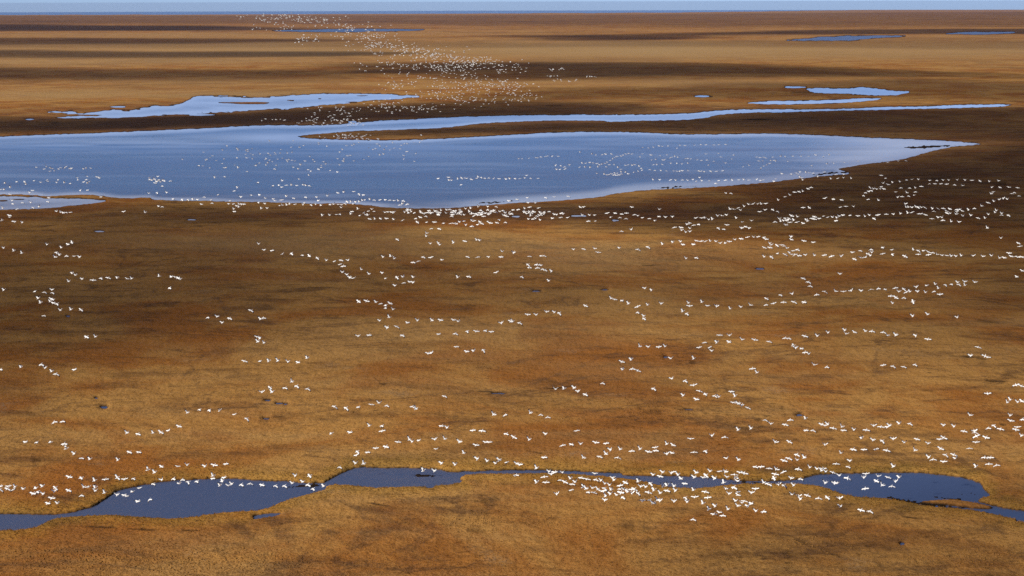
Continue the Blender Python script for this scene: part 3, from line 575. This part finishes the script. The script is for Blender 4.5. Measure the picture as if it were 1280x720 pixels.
tile(960, 280, "88,4 116,64 118,78 180,85 228,92 10,97 20,103 10,118 45,107 70,105 80,110 93,120 47,147 17,164 87,153 110,143 126,134 147,128 120,152 134,153 156,158 190,155 233,157 282,156 318,161 365,161 424,142 461,134 513,128 573,118 622,129 520,142 500,149 513,157 490,165 464,168 432,175 574,149 622,152 685,161 728,130 752,133 780,134 803,140 822,144 752,152 803,154 845,152 873,157 895,158 918,160 942,161 968,159 1026,159 1075,162 1119,159 1158,170 1182,169 1206,146 1217,162 1239,162 1260,164 1276,166 1096,19 1165,71 1252,96 1260,112 1272,234 1244,264 362,250 176,272 202,290 210,310 62,355 122,349 28,397 78,391 130,390 180,391 243,353 285,338 338,336 378,338 416,333 468,334 515,327 550,323 586,327 636,320 680,326 655,338 693,340 712,338 750,337 742,315 795,308 838,302 853,322 828,338 789,342 886,304 916,301 950,292 984,288 953,302 986,307 1034,291 860,352 615,360 640,368 677,369 625,396 725,388 725,460 800,452 948,466 385,531 391,549 433,541 489,536 520,536 576,541 600,558 640,555 741,558 800,576 302,543 249,560 185,561 86,570 103,572 5,588")
tile(960, 180, "566,157 587,171 576,196 568,214 601,203 624,193 660,189 692,180 721,177 754,177 810,182 843,182 877,181 905,181 948,180 987,181 1020,182 1060,185 1108,188 1152,184 807,199 835,199 865,199 894,201 932,204 972,208 767,212 738,220 707,220 664,219 510,218 530,224 545,226 562,225 580,225 518,233 506,237 487,244 476,258 640,240 694,243 736,240 732,256 702,260 671,263 648,267 500,277 554,282 1118,217 1160,217 1204,216 1248,219 1128,240 1115,248 1218,248 1230,243 1254,260 1198,276 1175,273 1155,278 1131,287 1101,294 1067,309 1030,322 1004,329 685,299 690,315 705,316 722,317 740,314 750,316 768,317 785,318 824,323 830,336 850,324 877,322 890,334 910,325 895,345 912,347 940,328 950,330 963,326 972,335 940,350 945,340 977,359 1015,357 1050,370 1086,371 1103,352 1137,343 1143,333 1166,355 1170,347 1202,356 955,390 917,388 874,381 852,367 872,367 820,374 790,355 770,348 755,349 720,342 700,345 663,348 629,351 592,351 550,355 530,373 509,356 486,362 450,360 410,357 376,356 357,361 346,369 340,384 325,366 300,366 278,361 258,373 233,364 220,372 233,376 197,385 192,378 176,397 148,364 146,391 118,359 107,373 85,371 80,383 95,383 103,378 130,381 110,392 56,373 65,387 35,389 90,405 23,328 47,337 176,318 207,319 362,316 390,312 429,313 286,271 327,276 368,280 53,281 85,264 109,255 133,241 155,238 175,237 200,224 215,217 316,174 349,172 379,169 417,172 170,170 160,166 175,180 40,175 30,187 70,149 115,150 140,144 150,150 160,140 190,142 205,144 227,145 282,140 250,163 340,152 380,152 15,83 30,82 8,97 100,88 40,86 85,62 65,62 125,62 167,62 205,62 238,55 277,62 307,55 25,66 217,108 296,100 330,97 381,92 450,87 600,92 650,85 690,84")
tile(640, 180, "5,330 30,328 65,323 88,316 83,294 118,295 133,320 62,342 75,348 85,376 103,375 120,372 143,380 160,350 185,338 203,372 213,352 225,353 245,347 258,350 243,368 280,368 342,316 360,315 352,356 390,356 415,356 381,386 419,385 476,346 495,366 516,346 548,350 573,346 537,368 569,373 610,354 630,359 654,369 686,373 716,384 735,363 768,366 803,364 600,316 736,327 1072,246 1094,246 921,370 950,370 965,370 985,378 1003,376 1030,360 1048,358 1075,355 1090,325 1108,326 1130,320 1145,331 1162,312 1185,302 1205,300 1227,300 1247,300 1270,298 1265,330 1240,339 1123,370 1153,390 1198,384 880,400 890,395 35,74 50,74 85,72 118,68 130,70 145,65 165,63 177,60 200,62 232,62 341,41 400,51 420,55 450,53 468,51 497,50 515,68 525,62 545,60 555,55 570,50 583,47 600,50 505,75 490,82 475,90 465,97 450,102 437,104 425,98 405,95 388,92 370,96 352,96 217,108 243,108 262,115 270,122 287,105 240,127 225,127 262,127 338,116 365,116 392,118 430,115 472,115 487,104 512,104 530,118 545,127 567,107 580,105 603,107 614,104 637,112 645,122 650,132 632,137 610,141 425,149 462,152 475,154 487,152 497,150 510,155 520,156 535,155 545,150 528,146 512,144 547,140 568,142 582,150 15,173 38,173 65,170 72,158 92,171 130,172 653,17 682,20 708,17 735,10 752,12 780,10 825,22 840,7 865,8 912,7 945,4 970,4 1010,5 1035,3 1068,2 652,50 640,65 695,55 700,80 720,77 740,58 755,80 765,78 775,55 790,70 800,66 815,62 830,67 795,97 752,103 725,104 708,103 867,73 880,73 893,75 925,80 947,82 970,50 983,105 975,80 1007,86 1033,48 1045,65 1070,95 1107,55 1098,75 1155,115 1186,108 825,98 880,97 850,100 810,135 825,136 840,136 853,134 880,134 933,134 945,137 960,138 993,136 1022,137 1053,134 713,132 690,128 745,133 773,135 707,179 740,179 792,180 820,182 852,180 880,182 907,178 922,186 940,168 950,184 987,185 1033,183 1067,181 1103,182 1133,179 1160,179 1185,181 1222,178 1240,182 1258,180 1020,197 1225,65 1240,68 1258,66 1270,70 1235,85 1255,85 1245,120 1260,112 1275,105 25,277 78,269 168,268 213,265 282,262")
tile(320, 180, "797,373 822,367 848,361 807,391 853,391 893,391 937,396 975,397 990,397 1007,399 1020,390 1040,386 1080,382 1090,385 1050,405 1080,411 1110,403 1130,398 1120,390 1160,388 1172,395 1205,394 1216,378 1245,392 568,375 595,375 622,373 653,373 690,377 733,382 333,357 370,356 403,353 418,351 475,350 480,338 510,325 540,344 560,356 520,358 562,336 580,326 590,337 548,354 645,342 660,340 678,341 692,341 1018,327 1050,324 1075,322 1113,313 1160,313 1200,313 1265,285 755,329 13,292 28,323 47,298 58,321 120,308 133,307 155,305 170,300 195,302 240,295 237,304 275,304 300,302 325,307 370,303 390,302 412,303 430,304 445,298 427,318 455,288 475,290 487,300 500,290 517,290 533,283 545,280 570,278 590,280 620,280 648,280 668,281 690,283 712,284 736,284 733,299 755,301 720,305 10,192 18,255 48,272 88,275 95,284 128,280 153,262 188,271 248,266 305,266 313,283 358,260 410,245 440,241 490,238 515,250 537,255 85,208 115,207 130,216 152,206 178,206 205,208 237,205 250,208 268,209 216,176 912,173 963,167 967,181 980,182 1010,175 1028,170 1045,170 1055,172 1077,177 1103,172 1112,165 1125,167 1143,171 1163,170 1187,174 1216,174 1250,176 1270,174 1027,204")
tile(0, 180, "25,197 5,228 22,228 52,217 83,189 123,189 130,202 150,244 163,233 170,184 205,192 235,180 240,186 285,193 292,180 322,194 350,197 388,170 390,180 437,163 435,178 448,188 420,190 437,196 402,231 438,231 493,167 485,165 497,170 50,252 62,283 65,300 110,293 155,293 245,270 238,288 165,318 197,315 85,326 15,321 505,265 285,336 305,342 317,344 330,342 352,342 620,338 727,343 795,313 810,314 1008,302 1058,296 1145,300 1167,300 1185,310 1195,300 1210,303 1220,301 1195,315 1170,325 1172,338 48,358 50,366 10,383 65,387 75,389 112,392 745,247 785,243 835,243 750,178 775,195 785,190 803,190 790,163 810,210 762,182 850,185 1188,218 1090,254 1020,265 1055,280 1150,285 1205,265 1255,255 865,275 910,278 940,278 965,278 990,278 1170,235d")


FLOCKS = [  # far, uncountable parts of the stream of birds: centre, spread, number
 (350,22,30,4.5,80),(345,33,20,5,34),(400,26,25,4.5,40),(440,34,25,5,50),(460,45,25,4,66),(385,49,12,4,38),(465,55,25,7,75),(500,62,25,7,95),(540,68,25,6,115),(590,78,25,7,150),(560,85,30,7,110),(500,82,30,6,66),
 (635,85,18,5,44),(530,97,30,5,38),(590,95,15,5,22),(495,108,20,5,32),(560,112,30,6,64),(610,107,30,7,95),(640,108,22,5,50),(590,125,30,5,64),(650,122,18,5,46),(550,120,25,5,42),(480,132,20,5,38),(520,135,25,4,42),
 (420,139,30,4,38),(430,152,20,3,36),(440,171,25,2.4,42),(400,150,20,3,22),(692,88,3,1,10),(702,86,3,1,8),(740,96,6,.4,10),(690,95,5,.8,8),(705,101,12,1.4,12),(345,150,12,1,9),(400,22,20,3,16),
 (470,183,45,7,22),(430,192,70,12,28),(330,197,60,14,40),(380,202,60,12,24),(290,203,45,10,18),(80,211,22,2,18),(195,225,7,3,9)]
for (fx, fy, sx_, sy_, n) in FLOCKS:
    m = 0
    if fy < 130: n = int(n * 0.85)
    while m < n:
        x = random.gauss(fx, sx_ * .75); y = random.gauss(fy, sy_ * .75)
        if y < 15.5: continue
        BIRDS.append((x, y, random.choice('udg'))); m += 1
for _ in range(18): BIRDS.append((random.uniform(655, 681), random.uniform(264.5, 270), ''))
for _ in range(88):                                   # the dense landed and landing band along the shore
    t = random.random(); BIRDS.append((506 + 134 * t, 265 + 1.6 * t + random.gauss(0, 2.0), ''))

def size_px(y):                                        # white span in pixels, read off the photograph
    return float(np.interp(y, [14, 50, 100, 150, 200, 250, 330, 450, 600, 660], [2.5, 2.5, 2.45, 2.5, 2.95, 4.1, 5.3, 6.2, 6.9, 7.1]))
geese = []
for (x, y, p) in BIRDS:
    rr = random.Random(int(x * 31 + y * 977))
    p = p or rr.choice('uuddg')
    s = size_px(y) * rr.uniform(0.95, 1.05)
    dep = 0.86 * FPX / s                               # depth at which the 0.86 m of white showing covers s pixels
    dr = ray([x], [y])[0]
    pos = np.array([0, 0, CAM_H]) + dr * dep
    gz = drop(np.hypot(pos[0], pos[1]))
    if pos[2] < gz + 4.0:                              # never under the ground: those birds fly just above it
        pos = np.array([0, 0, CAM_H]) + dr * dep * (CAM_H - gz - 4.0) / (CAM_H - pos[2])
    yaw = R(-40) + rr.gauss(0, 0.30)                   # they head away from the camera and to its right
    geese.append((s, x, y, p, pos, yaw, rr.gauss(0, 0.20), rr.gauss(0.30, 0.14), rr.randrange(3), rr.uniform(0.95, 1.06) * (0.80 if y < 140 else 1.0)))
geese.sort(key=lambda t: -t[2])
def rot(yaw, roll, pitch):
    from mathutils import Euler
    return Euler((pitch, roll, yaw), 'XYZ')
ORD = ['first', 'second', 'third', 'fourth', 'fifth', 'sixth', 'seventh', 'eighth', 'ninth', 'tenth', 'eleventh', 'twelfth', 'thirteenth', 'fourteenth', 'fifteenth', 'sixteenth', 'seventeenth', 'eighteenth', 'nineteenth', 'twentieth']
REGIONS = [  # where: phrase, x range, y range of the picture
 ('over bank at left edge', 0, 78, 600, 640), ('over bank beside left pond', 78, 136, 590, 640),
 ('over left pond', 136, 255, 590, 640), ('over left pond\'s narrow end', 255, 409, 590, 640),
 ('above the left bank', 0, 240, 500, 590), ('above the left pond', 240, 420, 500, 600), ('over middle pond', 409, 580, 575, 612), ('above the middle pond', 409, 640, 500, 590),
 ('beside narrow stream', 580, 720, 580, 596), ('of flock below narrow stream', 640, 728, 580, 640), ('of dense flock\'s crowded core', 728, 775, 580, 640), ('of dense flock\'s right fringe', 775, 828, 580, 640),
 ('over small pond', 828, 880, 580, 612), ('over small pond\'s tapering end', 880, 962, 580, 612), ('below the small pond', 828, 960, 606, 660),
 ('above the narrow stream', 640, 800, 500, 590), ('above the small pond', 800, 960, 500, 590),
 ('below the right pond', 960, 1100, 612, 650), ('over channel beside right pond', 960, 1022, 580, 612), ('over right pond', 1022, 1240, 588, 616),
 ('above right pond\'s left end', 960, 1060, 500, 590), ('above right pond\'s middle', 1060, 1160, 500, 592), ('at right picture edge', 1225, 1281, 470, 600), ('above right pond\'s right end', 1160, 1240, 470, 600)]
big = geese[:300]; rest = geese[300:]
members = {}
for i, gq in enumerate(big):
    for k, (ph, x0, x1, y0, y1) in enumerate(REGIONS):
        if x0 <= gq[1] < x1 and y0 <= gq[2] < y1: members.setdefault(k, []).append(i); break
    else: members.setdefault(-1, []).append(i)
POSE_WORDS = {'u': 'wings raised', 'd': 'wings lowered', 'g': 'wings level'}
label = {}
for k, ids in members.items():
    ph = REGIONS[k][0] if k >= 0 else 'over open tundra'
    ids = sorted(ids, key=lambda i: big[i][2])
    rows = 1 if len(ids) <= 9 else (2 if len(ids) <= 18 else 3)
    names = [['row'], ['upper row', 'lower row'], ['upper row', 'middle row', 'lower row']][rows - 1]
    for r in range(rows):
        part = sorted(ids[r * len(ids) // rows:(r + 1) * len(ids) // rows], key=lambda i: big[i][1])
        for j, i in enumerate(part):
            where = f"{ORD[j]} from left" + (f" in {names[r]}" if rows > 1 else '')
            label[i] = f"white goose, {POSE_WORDS[big[i][3]]}, {where} {ph}"
for i, (s, x, y, p, pos, yaw, roll, pitch, v, sc) in enumerate(big):
    o = bpy.data.objects.new('goose', MESH[p][v]); C.objects.link(o)
    o.location = pos; o.rotation_euler = rot(yaw, roll, pitch); o.scale = (sc, sc, sc)
    o['label'] = label[i]; o['category'] = 'goose'; o['group'] = 'white geese flying low over the ponds'
# the rest of the flock, past counting: one object
cache = {}
VV, LV, LS, LT, MI = [], [], [], [], []; vb = 0; lb = 0
for (s, x, y, p, pos, yaw, roll, pitch, v, sc) in rest:
    me = (MESH if s > 4.4 else FAR)[p][v]
    if me.name not in cache:
        co = np.empty(len(me.vertices) * 3); me.vertices.foreach_get('co', co)
        lv = np.empty(len(me.loops), np.int32); me.loops.foreach_get('vertex_index', lv)
        ls = np.empty(len(me.polygons), np.int32); me.polygons.foreach_get('loop_start', ls)
        mi = np.empty(len(me.polygons), np.int32); me.polygons.foreach_get('material_index', mi)
        cache[me.name] = (co.reshape(-1, 3), lv, ls, mi)
    co, lv, ls, mi = cache[me.name]
    m3 = np.array(rot(yaw, roll, pitch).to_matrix())
    VV.append(co @ m3.T * sc + pos); LV.append(lv + vb); LS.append(ls + lb); MI.append(mi); vb += len(co); lb += len(lv)
me = bpy.data.meshes.new('distant_flock')
VV = np.concatenate(VV); LV = np.concatenate(LV); LS = np.concatenate(LS); MI = np.concatenate(MI)
me.vertices.add(len(VV)); me.vertices.foreach_set('co', VV.astype(np.float32).ravel())
me.loops.add(len(LV)); me.loops.foreach_set('vertex_index', LV.astype(np.int32))
me.polygons.add(len(LS)); me.polygons.foreach_set('loop_start', LS.astype(np.int32))
for m in GM: me.materials.append(m)
me.polygons.foreach_set('material_index', MI.astype(np.int32)); me.polygons.foreach_set('use_smooth', np.ones(len(LS), bool))
me.update(calc_edges=True); me.validate()
o = bpy.data.objects.new('distant_flock', me); C.objects.link(o)
o['kind'] = 'stuff'; o['label'] = 'countless white geese streaming from the horizon over lake and tundra'
print('GEESE', len(geese), 'tris birds', len(LV) - 2 * len(LS))

# ------------------------------------------------------------------ the air: thin haze that pales the far plain
hv = [(-47000, -1500, -122), (47000, -1500, -122), (47000, 47000, -122), (-47000, 47000, -122)]
hv += [(x, y, 124.0) for x, y, _ in hv]
o = mesh_obj('haze', hv, [(3, 2, 1, 0), (4, 5, 6, 7), (0, 1, 5, 4), (1, 2, 6, 5), (2, 3, 7, 6), (3, 0, 4, 7)], bpy.data.materials.new('haze'), smooth=False)
m = o.data.materials[0]; m.use_nodes = True; nt = m.node_tree
for n in list(nt.nodes): nt.nodes.remove(n)
pv = nt.nodes.new('ShaderNodeVolumePrincipled'); pv.inputs['Color'].default_value = (0.54, 0.68, 1.0, 1); pv.inputs['Density'].default_value = 1.3e-5; pv.inputs['Anisotropy'].default_value = 0.2
ho = nt.nodes.new('ShaderNodeOutputMaterial'); nt.links.new(pv.outputs[0], ho.inputs['Volume'])
o['kind'] = 'stuff'; o['label'] = 'thin blue haze over the far plain'
